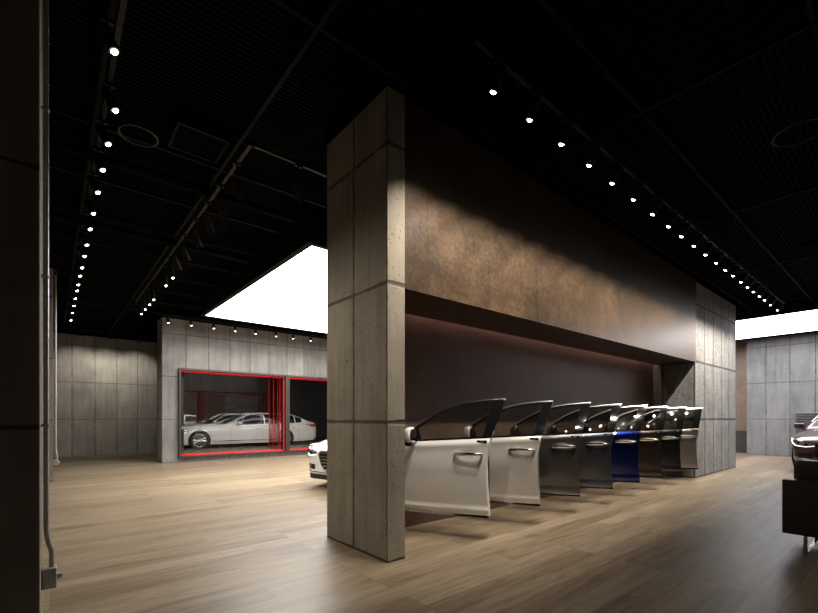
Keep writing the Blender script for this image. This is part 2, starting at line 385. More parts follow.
# recess : back wall, soffit block
struct('wall_back', MB().box(2.395, 10.14, 3.74, 3.95, 0, 4.075), M['corten_low'], 'dark bronze panelled back wall of the car door recess')
struct('wall_upper', MB().box(2.395, 10.14, 2.93, 3.63, 2.39, 4.075).box(2.395, 10.14, 3.63, 3.74, 2.60, 4.075), M['corten'], 'rust brown metal panelled wall above the recess')
struct('wall_far', MB().box(10.14, 13.19, 2.945, 4.1, 0, 4.05), M['conc_far'], 'board marked concrete pier wall beyond the last car door')
struct('wall_right', MB().box(18.23, 18.6, -5, 3.76, 0, 3.90), M['conc_right'], 'pale concrete wall behind the maroon car')
struct('wall_corner', MB().box(19.5, 19.8, 3.0, 10, 0, CHT), M['corten_far'], 'brown panelled wall seen through the gap beside the pale concrete wall')
tag(MB().box(19.0, 19.48, 3.3, 8, 0, 0.74).box(18.98, 19.49, 3.3, 8, 0.74, 0.78).build('low_cabinet', M['bronze']), 'low dark brown counter along the brown wall in the far gap', 'cabinet')
struct('trim_1', MB().box(2.20, 10.14, 2.90, 3.96, 4.076, CHT).box(10.141, 13.2, 2.935, 4.11, 4.051, CHT), M['ceil'], 'black bulkhead closing the gap above the tall piers and brown wall')
struct('trim_2', MB().box(18.2, 18.6, -5, 3.77, 3.90, CHT), M['ceil'], 'black bulkhead above the pale concrete wall')
# left far back wall
struct('wall_left_back', MB().box(-4, 2.93, 17.5, 17.8, 0, 3.93), M['conc_back'], 'concrete back wall at the far left with square panel joints')
struct('trim_3', MB().box(-4, 2.93, 17.48, 17.8, 3.931, CHT), M['ceil'], 'black bulkhead above the far left concrete wall')
# display wall with two openings
wx0, wy0, wy1 = 2.36, 13.4, 14.05
F1 = (2.80, 5.94); F2 = (6.02, 9.16); fz0, fz1 = 0.14, 2.62
mb = MB()
mb.box(wx0, F1[0], wy0, wy1, 0, 4.02).box(F1[0], F2[1], wy0, wy1, fz1, 4.02).box(F1[0], F2[1], wy0, wy1, 0, fz0).box(F2[1], 13.5, wy0, wy1, 0, 4.02)
mb.box(F1[1], F2[0], wy0 + 0.02, wy0 + 0.25, fz0, fz1)
struct('wall_display', mb, M['conc_win'], 'concrete wall with the two red lit display windows')
struct('trim_4', MB().box(2.355, 13.5, 13.395, 14.05, 4.021, CHT), M['ceil'], 'black bulkhead above the display window wall')
# display room shell behind it
DM = 18.9
struct('floor_display', MB().box(2.95, 13.5, wy1, DM, 0.0, 0.10), M['grey'], 'raised display floor under the white limousine')
struct('wall_display_side', MB().box(2.93, 3.05, wy1, DM + .2, 0.0, 4.1).box(13.4, 13.5, wy1, DM + .2, 0.0, 4.1), M['room'], 'dark side wall of the display room')
struct('wall_display_back', MB().box(3.05, 13.4, DM, DM + 0.1, 0.1, 3.2), M['darkmirror'], 'smoked mirror wall behind the white limousine')
struct('ceiling_display', MB().box(3.05, 13.4, wy1, DM + .1, 4.0, 4.1), M['room'], 'dark ceiling of the display room')
# left columns
struct('wall_left', MB().box(-1.25, -0.036, 2.62, 3.62, 0, CHT, bev=0.006), M['conc_col'], 'dark concrete column filling the left edge of the view')
struct('wall_left_far', MB().box(-1.1, 0.050, 10.87, 11.55, 0, CHT), M['conc_col'], 'second concrete column in line behind the dark left column')

# ceiling grid, ducts, panels
b = MB()
gy = [v for v in np.arange(-3.0, 17.4, 1.16)]
for y in gy:
    if 2.9 < y < 3.98: continue
    b.box(-3.5, 18.2, y - 0.014, y + 0.014, CH + 0.01, CH + 0.05)
beam_x = b.build('ceiling_beam', M['beam']); tag(beam_x, 'black steel rails crossing the dark ceiling from left to right', 'ceiling rail')
b = MB()
for x in [-2.0, 1.49 - 1.16, 1.49, 4.2, 7.2, 10.2, 13.5, 16.5]:
    for (y0, y1) in ((-4.5, 2.80), (4.02, 17.4)) if 2.3 < x < 13.2 else ((-4.5, 17.4),):
        b.box(x - 0.018, x + 0.018, y0, y1, CH + 0.005, CH + 0.05)
tag(b.build('ceiling_beam', M['beam']), 'black steel rails running along the dark ceiling away from the viewer', 'ceiling rail')
# expanded mesh panels: ribbed slabs above the grid
def ribbed(name, x0, x1, y0, y1, z, step, label):
    b = MB(); b.box(x0, x1, y0, y1, z + 0.03, z + 0.05)
    k = y0
    while k < y1 - 0.01:
        b.box(x0, x1, k, k + step * 0.4, z, z + 0.03); k += step
    return tag(b.build(name, M['duct']), label, 'ceiling panel')
ribbed('ceiling_panel', -3.4, 2.1, -3, 17.3, CH + 0.10, 0.05, 'black ribbed mesh ceiling over the left aisle')
ribbed('ceiling_panel', 2.5, 18.1, -4, 2.85, CH + 0.10, 0.05, 'black ribbed mesh ceiling over the right aisle')
def duct(pts, r, label):
    tag(MB().tube(pts, r, 14).build('air_duct', M['duct'], smooth=True), label, 'duct')
duct([(-3, 5.6, CH - 0.052), (2.6, 5.6, CH - 0.052)], 0.05, 'dark round duct nearest the tall pier under the left ceiling')
duct([(-3, 7.6, CH - 0.052), (2.7, 7.6, CH - 0.052)], 0.05, 'dark round duct farther back under the left ceiling')
duct([(9.2, -3.5, CH - 0.052), (9.2, 1.2, CH - 0.052)], 0.05, 'dark round duct under the right ceiling')
def ring(loc, r, label):
    t = empty('ceiling_ring', loc); tag(t, label, 'ceiling speaker', 'round ceiling speakers')
    MB().tube([(r * math.cos(a), r * math.sin(a), 0) for a in [2 * PI * k / 32 for k in range(32)]], 0.012, 8, closed=True).build('rim', M['ringm'], t, True)
    for q in (r, -r): MB().tube([(q, 0, 0), (q, 0, CH + 0.1 - loc[2])], 0.006, 6).build('hanger', M['track'], t)
ring((0.65, 4.81, 3.95), 0.16, 'round hoop hanging from the dark left ceiling')
ring((5.45, 0.72, 3.95), 0.20, 'round hoop hanging from the dark right ceiling')
t = empty('ceiling_grille', (1.16, 4.72, CH - 0.02)); tag(t, 'square black air grille in the left ceiling beside the hoop', 'air vent')
b = MB()
for k in range(9): b.box(-0.2, 0.2, -0.2 + k * 0.045, -0.18 + k * 0.045, 0, 0.03)
b.build('slats', M['duct'], t)
MB().box(-0.24, 0.24, -0.24, -0.21, -0.01, 0.08).box(-0.24, 0.24, 0.21, 0.24, -0.01, 0.08).box(-0.24, -0.21, -0.21, 0.21, -0.01, 0.08).box(0.21, 0.24, -0.21, 0.21, -0.01, 0.08).build('frame', M['beam'], t)

# luminous ceilings
def light_box(x0, x1, y0, y1, z, mat, label):
    t = empty('ceiling_light', ((x0 + x1) / 2, (y0 + y1) / 2, z)); tag(t, label, 'ceiling light')
    cx, cy = (x0 + x1) / 2, (y0 + y1) / 2; hx, hy = (x1 - x0) / 2, (y1 - y0) / 2
    MB().box(-hx, hx, -hy, hy, 0.012, 0.03).build('luminous_panel', mat, t)
    h = CHT - z; w = 0.10
    MB().box(-hx - w, -hx, -hy - w, hy + w, 0, h).box(hx, hx + w, -hy - w, hy + w, 0, h).box(-hx, hx, -hy - w, -hy, 0, h).box(-hx, hx, hy, hy + w, 0, h).build('housing', M['beam'], t)
light_box(2.98, 9.6, 5.80, 11.5, 3.80, M['panelL'], 'large white luminous ceiling hanging over the left hall in front of the display windows')
light_box(14.15, 17.55, -4.0, 6.5, 3.85, M['panelR'], 'long white luminous ceiling at the far right above the maroon car')

# ================================================================ TRACK SPOTS
def rail(x0, y0, x1, y1, z, label):
    b = MB(); d = Vector((x1 - x0, y1 - y0, 0)).normalized(); n = Vector((-d.y, d.x, 0)) * 0.018
    p = [Vector((x0, y0, z)) + n, Vector((x1, y1, z)) + n, Vector((x1, y1, z)) - n, Vector((x0, y0, z)) - n]
    b.prism(p, (0, 0, 0.035))
    L = math.hypot(x1 - x0, y1 - y0); k = 0.3
    while k < L:
        q = Vector((x0, y0, z + 0.035)) + d * k; b.tube([q, (q.x, q.y, CH + 0.252)], 0.006, 6); k += 1.5
    return tag(b.build('track_rail', M['track']), label, 'lighting track')

def light_data(name, power, size, blend, col):
    l = bpy.data.lights.new(name, 'SPOT'); l.energy = power; l.spot_size = R(size); l.spot_blend = blend
    l.color = col; l.shadow_soft_size = 0.02; return l
def make_spot(power, size, blend, tilt, az, drop, col=(1.0, 0.91, 0.80), body=0.16, lens_r=0.022, dome=True):
    """origin = centre of the lens; tilt from straight down towards azimuth az"""
    t = empty('track_spotlight')
    aim = Vector((math.sin(tilt) * math.cos(az), math.sin(tilt) * math.sin(az), -math.cos(tilt)))
    up = -aim
    ld = light_data('spot_beam', power, size, blend, col)
    lo = bpy.data.objects.new('spot_beam', ld); COL.objects.link(lo); lo.parent = t
    lo.location = aim * 0.022; lo.rotation_euler = aim.to_track_quat('-Z', 'Y').to_euler()
    q = up.to_track_quat('Z', 'Y').to_matrix().to_4x4()
    b = MB().lathe([(0.020, 0.0), (0.036, 0.0), (0.038, 0.01), (0.038, body), (0.032, body + 0.008)], seg=16); bmesh.ops.transform(b.bm, matrix=q, verts=b.bm.verts)
    b.build('housing', M['track'], t, True)
    b = MB().lathe([(lens_r * 0.3, -0.016), (lens_r * 0.75, -0.011), (lens_r, -0.002), (lens_r, 0.004)] if dome else [(lens_r * .5, 0.002), (lens_r, 0.003), (lens_r, 0.006)], seg=16); bmesh.ops.transform(b.bm, matrix=q, verts=b.bm.verts)
    b.build('lens', M['lens'], t, True)
    top = up * (body * 0.6); 
    MB().tube([top, (top.x, top.y, drop)], 0.008, 8).box(top.x - 0.04, top.x + 0.04, top.y - 0.014, top.y + 0.014, drop - 0.02, drop + 0.004).build('bracket', M['track'], t)
    return t, top
ORD = ['nearest', 'second', 'third', 'fourth', 'fifth', 'sixth', 'seventh', 'eighth', 'ninth', 'tenth', 'eleventh', 'twelfth', 'thirteenth', 'fourteenth', 'fifteenth', 'sixteenth', 'seventeenth', 'eighteenth', 'nineteenth', 'twentieth', 'twenty-first', 'twenty-second']
def spot_row(proto, pts, lab, group, last='farthest'):
    t, _ = proto
    for i, p in enumerate(pts):
        o = t if i == 0 else copy_tree(t)
        o.location = p
        w = ORD[i] if i < len(pts) - 1 else last
        tag(o, lab.format(w), 'spotlight', group)
RZ = 3.90
pr = make_spot(SPOT_RIGHT, 84, 0.85, R(29), R(85), RZ - 3.70)
XR = [2.56, 3.03, 3.52, 4.02, 4.51, 5.03, 5.57, 6.08, 6.55, 7.05, 7.56, 8.09, 8.6, 9.05, 9.57, 10.05, 10.5, 10.98, 11.42, 12.0, 12.7]
spot_row(pr, [(x, 2.06, 3.70) for x in XR], 'small black track spotlight, {} from the camera along the brown wall', 'spotlights in front of the brown wall')
rail(2.3, 2.06 + pr[1].y, 13.1, 2.06 + pr[1].y, RZ, 'black lighting track running in front of the rust brown wall')
pl = make_spot(SPOT_LEFT, 104, 1.0, R(24), R(-15), RZ - 3.70)
YL = [3.47, 4.13, 4.68, 5.2, 5.75, 6.38, 6.93, 7.6, 8.15, 8.8, 9.33, 9.97, 10.45, 11.16, 11.9, 12.72, 13.71]
spot_row(pl, [(0.40 if y > 4 else 0.33, y, 3.70) for y in YL], 'black track spotlight, {} from the camera above the left aisle edge', 'spotlights above the left aisle')
rail(0.40 + pl[1].x, 2.9, 0.40 + pl[1].x, 14.3, RZ, 'black lighting track along the left columns')
pm = make_spot(SPOT_MID, 70, 0.8, R(14), R(-50), RZ - 3.55, body=0.2, lens_r=0.016)
YM = [4.61, 5.16, 5.67, 6.24, 6.88, 7.4, 7.9, 8.44, 9.59, 10.07, 10.57, 11.09]
pn = make_spot(SPOT_MID, 70, 0.8, R(36), R(35), RZ - 3.55, body=0.2, lens_r=0.014, dome=False)
LN = 'long black spotlight, {} from the camera over the left hall'
spot_row(pn, [(1.55, y, 3.55) for y in YM[:6]], LN, 'spotlights over the middle of the left aisle', 'sixth')
spot_row(pm, [(1.55, y, 3.55) for y in YM[6:]], LN, 'spotlights over the middle of the left aisle')
for k, o in enumerate([q for q in bpy.data.objects if q.get('group') == 'spotlights over the middle of the left aisle' and q.location.y > YM[6] - .01]):
    j = min(range(12), key=lambda a: abs(YM[a] - o.location.y)); o['label'] = LN.format(ORD[j] if j < 11 else 'farthest')
rail(1.52 + pm[1].x, 4.19, 1.52 + pm[1].x, 11.6, RZ, 'black lighting track over the middle of the left aisle')
rail(1.53, 4.19, 2.6, 4.19, RZ, 'short black lighting track branching off towards the tall pier')
o = copy_tree(pn[0]); o.location = (2.06, 4.19 - pn[1].y, 3.55); tag(o, 'long black spotlight on the short track branch beside the tall pier', 'spotlight')
pw = make_spot(SPOT_WALL, 100, 0.7, R(22), R(60), RZ - 3.74, body=0.13, lens_r=0.026)
XW = [2.37, 2.92, 3.49, 4.07, 4.66, 5.28, 5.84, 6.44]
spot_row(pw, [(x, 12.6, 3.74) for x in XW], 'small black spotlight, {} from the left above the display windows', 'spotlights above the display windows', 'farthest right in view')
for o in bpy.data.objects:
    if o.get('group') == 'spotlights above the display windows' and 'nearest' in o['label']: o['label'] = 'small black spotlight at the left end of the row above the display windows'
rail(2.1, 12.6 + pw[1].y, 7.2, 12.6 + pw[1].y, RZ, 'black lighting track above the display windows')
pb = make_spot(SPOT_BACK, 90, 0.8, R(40), R(90), RZ - 3.74, body=0.13, lens_r=0.026)
XB = [0.71, 1.46, 2.24]
for i, (x, s) in enumerate(zip(XB, ('left', 'middle', 'right'))):
    o = pb[0] if i == 0 else copy_tree(pb[0]); o.location = (x, 16.35, 3.74)
    tag(o, f'{s} one of three small black spotlights before the far left concrete wall', 'spotlight', 'spotlights before the far left wall')
rail(0.1, 16.35 + pb[1].y, 2.9, 16.35 + pb[1].y, RZ, 'black lighting track before the far left concrete wall')

pfill = make_spot(SPOT_ADDED_FILL, 100, 0.9, R(12), R(90), RZ - 3.70, col=(1.0, .90, .80))  # fill spots and their track, added out of view to brighten the foreground
for i, (x, wd) in enumerate(((0.9, 'first'), (2.3, 'second'), (3.7, 'third'), (5.1, 'fourth'))):
    o = pfill[0] if i == 0 else copy_tree(pfill[0]); o.location = (x, -0.55, 3.70)
    tag(o, 'added unseen fill spotlight over the open floor beside the camera, %s from the left' % wd, 'spotlight', 'added fill spotlights for the foreground floor')
rail(0.4, -0.55 + pfill[1].y, 5.6, -0.55 + pfill[1].y, RZ, 'added unseen track carrying the fill spotlights beside the camera')

# cove strip at the back of the soffit
t = empty('cove_light', (6.3, 3.665, 2.56)); tag(t, 'thin warm cove light strip along the top of the recess', 'light strip')
M['cove'] = emit('cove_led', (1.0, 0.66, 0.56), 9.0)
MB().box(-3.75, 3.75, -0.02, 0.02, 0, 0.02).build('diffuser', M['cove'], t)
MB().box(-3.76, 3.76, -0.03, -0.02, -0.01, 0.039).build('channel', M['track'], t)

# ================================================================ DISPLAY WINDOWS
def display_window(n, x0, x1):
    t = empty('window_%d' % n, ((x0 + x1) / 2, wy0, fz0)); t['kind'] = 'structure'
    tag(t, 'display window %s with bronze frame and red light lines' % ('in front of the limousine' if n == 1 else 'half hidden by the tall pier'), 'window')
    h = (x1 - x0) / 2; H = fz1 - fz0; d = 0.10; w = 0.05
    MB().box(-h - .03, -h + w - .03, -d, 0.3, -0.03, H + 0.03).box(h - w + .03, h + .03, -d, 0.3, -0.03, H + 0.03).box(-h + w - .03, h - w + .03, -d, 0.3, H - w + .03, H + 0.03).box(-h + w - .03, h - w + .03, -d, 0.3, -0.03, w - .03).build('window_frame', M['bronze'], t)
    MB().box(-h + .02, h - .02, 0.10, 0.112, 0.02, H - 0.02).build('glass_pane', M['glass'], t)
    r = 0.008; z1 = H - 0.045; z0 = 0.045
    for nm, a, b_ in (('top', (-h + .04, 0.0, z1), (h - .04, 0.0, z1)), ('bottom', (-h + .04, 0.0, z0), (h - .04, 0.0, z0)), ('left', (-h + .026, 0.0, z0), (-h + .026, 0.0, z1)), ('right', (h - .045, 0.0, z0), (h - .045, 0.0, z1))):
        for dy in (0.04, 0.34):
            p, q = Vector(a), Vector(b_)
            p.y += dy; q.y += dy
            MB().box(min(p.x, q.x) - r, max(p.x, q.x) + r, p.y - 0.02, p.y + 0.02, min(p.z, q.z) - r, max(p.z, q.z) + r).build('light_line', M['ledred_dim' if nm == 'right' else 'ledred'], t)
    # glass fin standing behind the right hand jamb, edge lit red
    MB().box(h - 0.012, h, 0.40, 1.35, 0.02, H).build('side_glass', M['redglass'], t)
    for dy in (0.62, 0.98, 1.36):
        MB().box(h - 0.016, h + 0.004, dy - 0.008, dy + 0.008, 0.02, H).build('light_line', M['ledred_dim'], t)
display_window(1, *F1); display_window(2, *F2)

for i, x in enumerate((5.0, 7.6)):  # pair of fill lights added out of sight to brighten the limousine
    t = empty('ceiling_light', (x, 15.0, 3.90)); tag(t, 'added unseen white fill light inside the display room, %s of the pair' % ('left' if i == 0 else 'right'), 'ceiling light')
    MB().box(-1.15, 1.15, -.35, .35, 0.0, 0.01).build('luminous_panel', M['panelFill'], t)
    MB().box(-1.18, 1.18, -.38, .38, 0.012, 0.08).build('housing', M['beam'], t)
# ================================================================ SEDANS
def lerp(x, xs, ys): return float(np.interp(x, xs, ys))
def sm(x, xs, ys, w=0.10):
    return (lerp(x - w, xs, ys) + 2 * lerp(x, xs, ys) + lerp(x + w, xs, ys)) / 4
def make_sedan(pt, L=5.0, wb=3.05, grille=True):
    """front towards +x, ground at z=0, origin mid length"""
    t = empty('sedan_car'); hL = L / 2; ex = (L - 5.0)
    # axle positions
    fx = hL - 0.86; rx = fx - wb; wr = 0.355
    X = lambda a: a + ex / 2 * max(-1, min(1, a / 0.9))     # stretch the middle only
    key = [-2.5, -2.46, -2.36, -2.15, -1.7, -1.0, 0.0, 0.95, 1.5, 2.0, 2.25, 2.40, 2.48, 2.5]
    kx = [X(k) for k in key]
    ZT = [0.90, 1.02, 1.07, 1.09, 1.08, 1.04, 1.02, 1.01, 0.95, 0.88, 0.82, 0.76, 0.70, 0.64]
    ZS = [0.82, 0.92, 0.97, 0.98, 0.97, 0.95, 0.93, 0.91, 0.87, 0.80, 0.74, 0.69, 0.65, 0.60]
    W = [0.62, 0.74, 0.83, 0.90, 0.945, 0.95, 0.95, 0.95, 0.945, 0.915, 0.865, 0.79, 0.68, 0.58]
    ZB = [0.36, 0.30, 0.25, 0.22, 0.20, 0.19, 0.19, 0.19, 0.19, 0.20, 0.20, 0.21, 0.23, 0.27]
    zt = lambda x: sm(x, kx, ZT, 0.06); zs = lambda x: sm(x, kx, ZS, 0.06); ww = lambda x: sm(x, kx, W, 0.03); zb = lambda x: sm(x, kx, ZB, 0.04)
    def sec(x):
        T, S, w_, B = zt(x), zs(x), ww(x), zb(x)
        m = S - B
        return [(0, T), (w_ * .35, T - .006), (w_ * .66, T - .02), (w_ * .84, (T * .5 + S * .5)), (w_ * .94, S), (w_ * .985, S - .07), (w_, S - m * .30),
                (w_ * .995, S - m * .55), (w_ * .985, B + m * .22), (w_ * .97, B + m * .1), (w_ * .93, B), (w_ * .5, B), (0, B)]
    xs = sorted(set([round(v, 3) for v in np.linspace(-hL, hL, 60)] + [round(-hL + .03, 3), round(hL - .03, 3), round(hL - .06, 3)]))
    b = MB(); bm = b.bm; rings = []
    for x in xs:
        s = sec(x); full = s + [(-y, z) for (y, z) in s[-2:0:-1]]
        rings.append([bm.verts.new((x, y, z)) for y, z in full])
    n = len(rings[0])
    for i in range(len(rings) - 1):
        for k in range(n): bm.faces.new((rings[i][k], rings[i][(k + 1) % n], rings[i + 1][(k + 1) % n], rings[i + 1][k]))
    bm.faces.new(rings[0][::-1]); bm.faces.new(rings[-1])
    body = b.build('body', pt, t, True, 28)
    cut = MB()
    for ax in (fx, rx):
        for s in (-1, 1): cut.lathe([(wr + 0.045, 0.55), (wr + 0.045, 1.2)] if s > 0 else [(wr + 0.045, -1.2), (wr + 0.045, -0.55)], (ax, 0, wr), 'Y', 40)
    co = cut.build('cutter', M['rubber'])
    md = body.modifiers.new('arch', 'BOOLEAN'); md.object = co; md.operation = 'DIFFERENCE'; md.solver = 'EXACT'
    dg = bpy.context.evaluated_depsgraph_get(); dg.update()
    me = bpy.data.meshes.new_from_object(body.evaluated_get(dg)); body.modifiers.clear(); body.data = me
    bpy.data.objects.remove(co)
    me.set_sharp_from_angle(angle=R(28))
    ys = lambda x, z: lerp(z, [p[1] for p in sec(x)][::-1][2:], [p[0] for p in sec(x)][::-1][2:])   # side surface
    # cabin
    x0, x1, x2, x3 = X(0.80), X(0.10), X(-1.30), X(-2.12)
    TX = [x3, x3 + .28, x3 + .55, x2, (x2 + x1) / 2, x1 - .15, x1, x1 + .33, x0]
    TZ = [1.085, 1.20, 1.325, 1.425, 1.475, 1.46, 1.425, 1.275, 0.985]
    Tz = lambda x: sm(x, TX, TZ, 0.05)
    BB = lambda x: lerp(x, [x3, x2, 0, x1, x0], [1.06, 1.0, 0.95, 0.93, 0.93])
    WB = lambda x: min(0.87, ww(x) * 0.93)
    WR = lambda x: WB(x) - 0.29 * max(0, min(1, (Tz(x) - BB(x)) / 0.5))
    def S(x, v, e=0.0):
        T, B = Tz(x), min(BB(x), Tz(x) - .01)
        if v <= 0.5:
            q = v / 0.5; y = (WR(x) + 0.0) * q; z = T - 0.045 * q ** 3
            return (x, y, z + e)
        q = (v - 0.5) / 0.5; z = (T - 0.045) + (B - 0.03 - T + 0.045) * q
        y = WR(x) + (WB(x) - WR(x)) * (q ** 0.85) + 0.018 * math.sin(q * PI)
        return (x, y + e, z)
    b = MB(); bm = b.bm; rings = []
    cx = np.linspace(x3, x0, 44); vv = [0, .15, .3, .42, .5, .56, .64, .74, .84, .92, 1.0]
    for x in cx:
        s = [S(x, v) for v in vv]; full = s + [(p[0], -p[1], p[2]) for p in s[:0:-1]]
        rings.append([bm.verts.new(p) for p in full])
    n = len(rings[0])
    for i in range(len(rings) - 1):
        for k in range(n): bm.faces.new((rings[i][k], rings[i][(k + 1) % n], rings[i + 1][(k + 1) % n], rings[i + 1][k]))
    bm.faces.new(rings[0][::-1]); bm.faces.new(rings[-1])
    b.build('roof', pt, t, True, 40)
    # glass patches
    def shield(xa, xb, vm, name):
        b = MB()
        b.patch(lambda u, v: (lambda p, sg: (p[0], p[1] * sg, p[2] + 0.006))(S(xa + (xb - xa) * u, abs(v * 2 - 1) * vm), 1 if v >= 0.5 else -1), 14, 12, (0, 0, -0.012))
        b.build(name, M['carglass'], t, True, 40)
    shield(x1 + 0.02, x0 - 0.09, 0.455, 'windshield'); shield(x2 - 0.05, x3 + 0.12, 0.44, 'rear_window')
    # side windows: x range pieces with pillars between
    wins = [(X(0.42), X(0.42) - .98 - ex * .1), (X(0.42) - 1.04 - ex * .1, X(-1.34) ), (X(-1.39), X(-1.68))]
    for s in (1, -1):
        for xa, xb in wins:
            def f(u, v, xa=xa, xb=xb, s=s):
                x = xa + (xb - xa) * u
                T, B = Tz(x), BB(x)
                ztop = min(T - 0.085, 1.40); zbot = B + 0.02
                ztop = max(ztop, zbot + 0.01)
                z = zbot + (ztop - zbot) * v
                q = ((T - 0.045) - z) / max(0.02, (T - 0.045) - (B - 0.03)); q = max(0, min(1, q))
                p = S(x, 0.5 + q * 0.5, 0.006)
                return (p[0], p[1] * s, p[2])
            b = MB(); b.patch(f, 12, 6, (0, -0.012 * s, 0)); b.build('side_window', M['carglass'], t, True, 40)
        # chrome waist line + window surround
        pts = []
        xe = X(-1.72)
        for x in np.linspace(X(0.50), xe, 26): 
            q = (Tz(x) - 0.045 - BB(x) - 0.01) / max(0.02, Tz(x) - 0.045 - BB(x) + 0.03); p = S(x, 0.5 + max(0, min(1, q)) * 0.5, 0.008); pts.append((p[0], p[1] * s, p[2]))
        MB().tube(pts, 0.009, 6).build('window_trim', M['chrome'], t, True)
        pts = []
        for x in np.linspace(X(0.50), xe, 26):
            z = max(min(Tz(x) - 0.075, 1.41), BB(x) + .02); q = ((Tz(x) - 0.045) - z) / max(0.02, (Tz(x) - 0.045) - (BB(x) - 0.03)); p = S(x, 0.5 + max(0, min(1, q)) * 0.5, 0.007); pts.append((p[0], p[1] * s, p[2]))
        MB().tube(pts, 0.007, 6).build('window_trim', M['chrome'], t, True)
        # sill strip, door seams, handles
        MB().patch(lambda u, v: (rx + wr + .08 + (fx - rx - 2 * wr - .16) * u, s * (ys(0, 0.31) + 0.004), 0.295 + 0.035 * v), 8, 1, (0, -0.02 * s, 0)).build('sill_trim', M['chrome'], t)
        seams = [X(0.62), X(0.62) - 1.2 - ex * .1, X(-1.48)]
        for xq in seams:
            MB().patch(lambda u, v: (xq - 0.003 + 0.006 * u, s * (ys(xq, 0.36 + (zs(xq) - .08 - .36) * v) + 0.0015), 0.36 + (zs(xq) - .08 - .36) * v), 1, 10, (0, -0.01 * s, 0)).build('door_seam', M['rubber'], t)
        for xq in (seams[1] + 0.20, seams[2] + 0.26):
            MB().tube([(xq - .11, s * (ys(xq, .80) + .002), .80), (xq - .08, s * (ys(xq, .80) + .03), .802), (xq + .08, s * (ys(xq, .8) + .03), .802), (xq + .11, s * (ys(xq, .8) + .002), .80)], 0.013, 8).build('door_handle', M['chrome'], t, True)
        # mirror
        mx = X(0.40); my = WB(mx) + 0.02
        mm = MB().box(mx - .06, mx + .10, s * my, s * (my + .21), .965, 1.10, bev=.035).build('mirror_housing', pt, t, True)
        MB().box(mx - .065, mx - .058, s * (my + .03), s * (my + .19), .985, 1.08).build('mirror_glass', M['mirror'], mm)
        MB().tube([(mx + .02, s * (my - .06), .93), (mx + .02, s * (my + .08), .99)], .02, 8).build('mirror_arm', M['black'], mm)
    # wheels
    for ax in (fx, rx):
        for s in (1, -1):
            yo = 0.925 * s; yi = 0.70 * s
            wt = empty('wheel', (ax, 0, wr)); wt.parent = t
            pr = [(0.245, yi), (wr - .03, yi), (wr, yi + .03 * s), (wr, yo - .03 * s), (wr - .03, yo), (0.245, yo)]
            MB().lathe(pr if s > 0 else pr[::-1], (0, 0, 0), 'Y', 40).build('tire', M['rubber'], wt, True)
            b = MB()
            pr = [(0.25, yo - .05 * s), (0.252, yo + .002 * s), (0.235, yo + .004 * s), (0.228, yo - .05 * s)]
            b.tube([(0.24 * math.cos(a), yo - .002 * s, 0.24 * math.sin(a)) for a in [2 * PI * k / 36 for k in range(36)]], 0.014, 8, closed=True)
            b.lathe([(0.052, yo - .06 * s), (0.055, yo - .005 * s), (0.03, yo + .004 * s)] , (0, 0, 0), 'Y', 20)
            for k in range(10):
                a = 2 * PI * k / 10 + .1; c, d = math.cos(a), math.sin(a); e = 0.10
                b.tube([(c * .04, yo - .012 * s, d * .04), (math.cos(a + e) * .235, yo - .006 * s, math.sin(a + e) * .235)], [0.014, 0.011], 6)
                b.tube([(c * .04, yo - .012 * s, d * .04), (math.cos(a - e) * .235, yo - .006 * s, math.sin(a - e) * .235)], [0.014, 0.011], 6)
            b.build('rim', M['steel'], wt, True)
            MB().lathe([(0.16, yo - .075 * s), (0.16, yo - .06 * s)], (0, 0, 0), 'Y', 30).build('brake_disc', M['galv'], wt, True)
            MB().lathe([(0.245, yi + .01 * s), (0.245, yi + .03 * s)], (0, 0, 0), 'Y', 30).build('wheel_back', M['rubber'], wt, True)
    for s in (1, -1):
        for ax in (fx, rx):
            b = MB()
            pts = [(ax + (wr + .042) * math.cos(a), 0, wr + (wr + .042) * math.sin(a)) for a in np.linspace(-0.35, PI + .35, 28)]
            b.patch(lambda u, v: (lambda a: (ax + (wr + .0435) * math.cos(a), s * (.56 + (ww(ax) - .015 - .56) * v), wr + (wr + .0435) * math.sin(a)))(-.40 + (PI + .80) * u), 28, 1, lambda u, v: (0, 0, 0.0) if False else Vector((-math.cos(-.40 + (PI + .80) * u) * .01, 0, -math.sin(-.40 + (PI + .80) * u) * .01)))
            b.build('wheel_arch_liner', M['rubber'], t)
    # surface at nose / tail: x for a lateral y
    yk = [ww(x) for x in np.linspace(hL, hL - .9, 30)]; xk = list(np.linspace(hL, hL - .9, 30))
    xf = lambda y, z=0.6: (lerp(y * 1.015, yk, xk) if y > yk[0] else hL)
    yk2 = [ww(x) for x in np.linspace(-hL, -hL + .9, 30)]; xk2 = list(np.linspace(-hL, -hL + .9, 30))
    xr = lambda y: (lerp(y * 1.03, yk2, xk2) if y > yk2[0] else -hL)
    # grille : crest shape
    gpts = [(-.35, .66), (-.385, .60), (-.31, .42), (-.14, .255), (0, .225), (.14, .255), (.31, .42), (.385, .60), (.35, .66)]
    MB().prism([(hL - .02, y, z) for y, z in gpts], (.035, 0, 0)).build('grille', M['grille'], t)
    MB().tube([(hL + .016, y, z) for y, z in gpts], 0.016, 8, closed=True).build('grille_frame', M['chrome'], t, True)
    b = MB()
    for z in np.arange(.30, .65, .055):
        hw = lerp(z, [.225, .255, .42, .60, .66], [0.02, .14, .31, .385, .35])
        b.box(hL + .012, hL + .022, -hw, hw, z - .006, z + .006)
    b.build('grille_bars', M['chrome'], t)
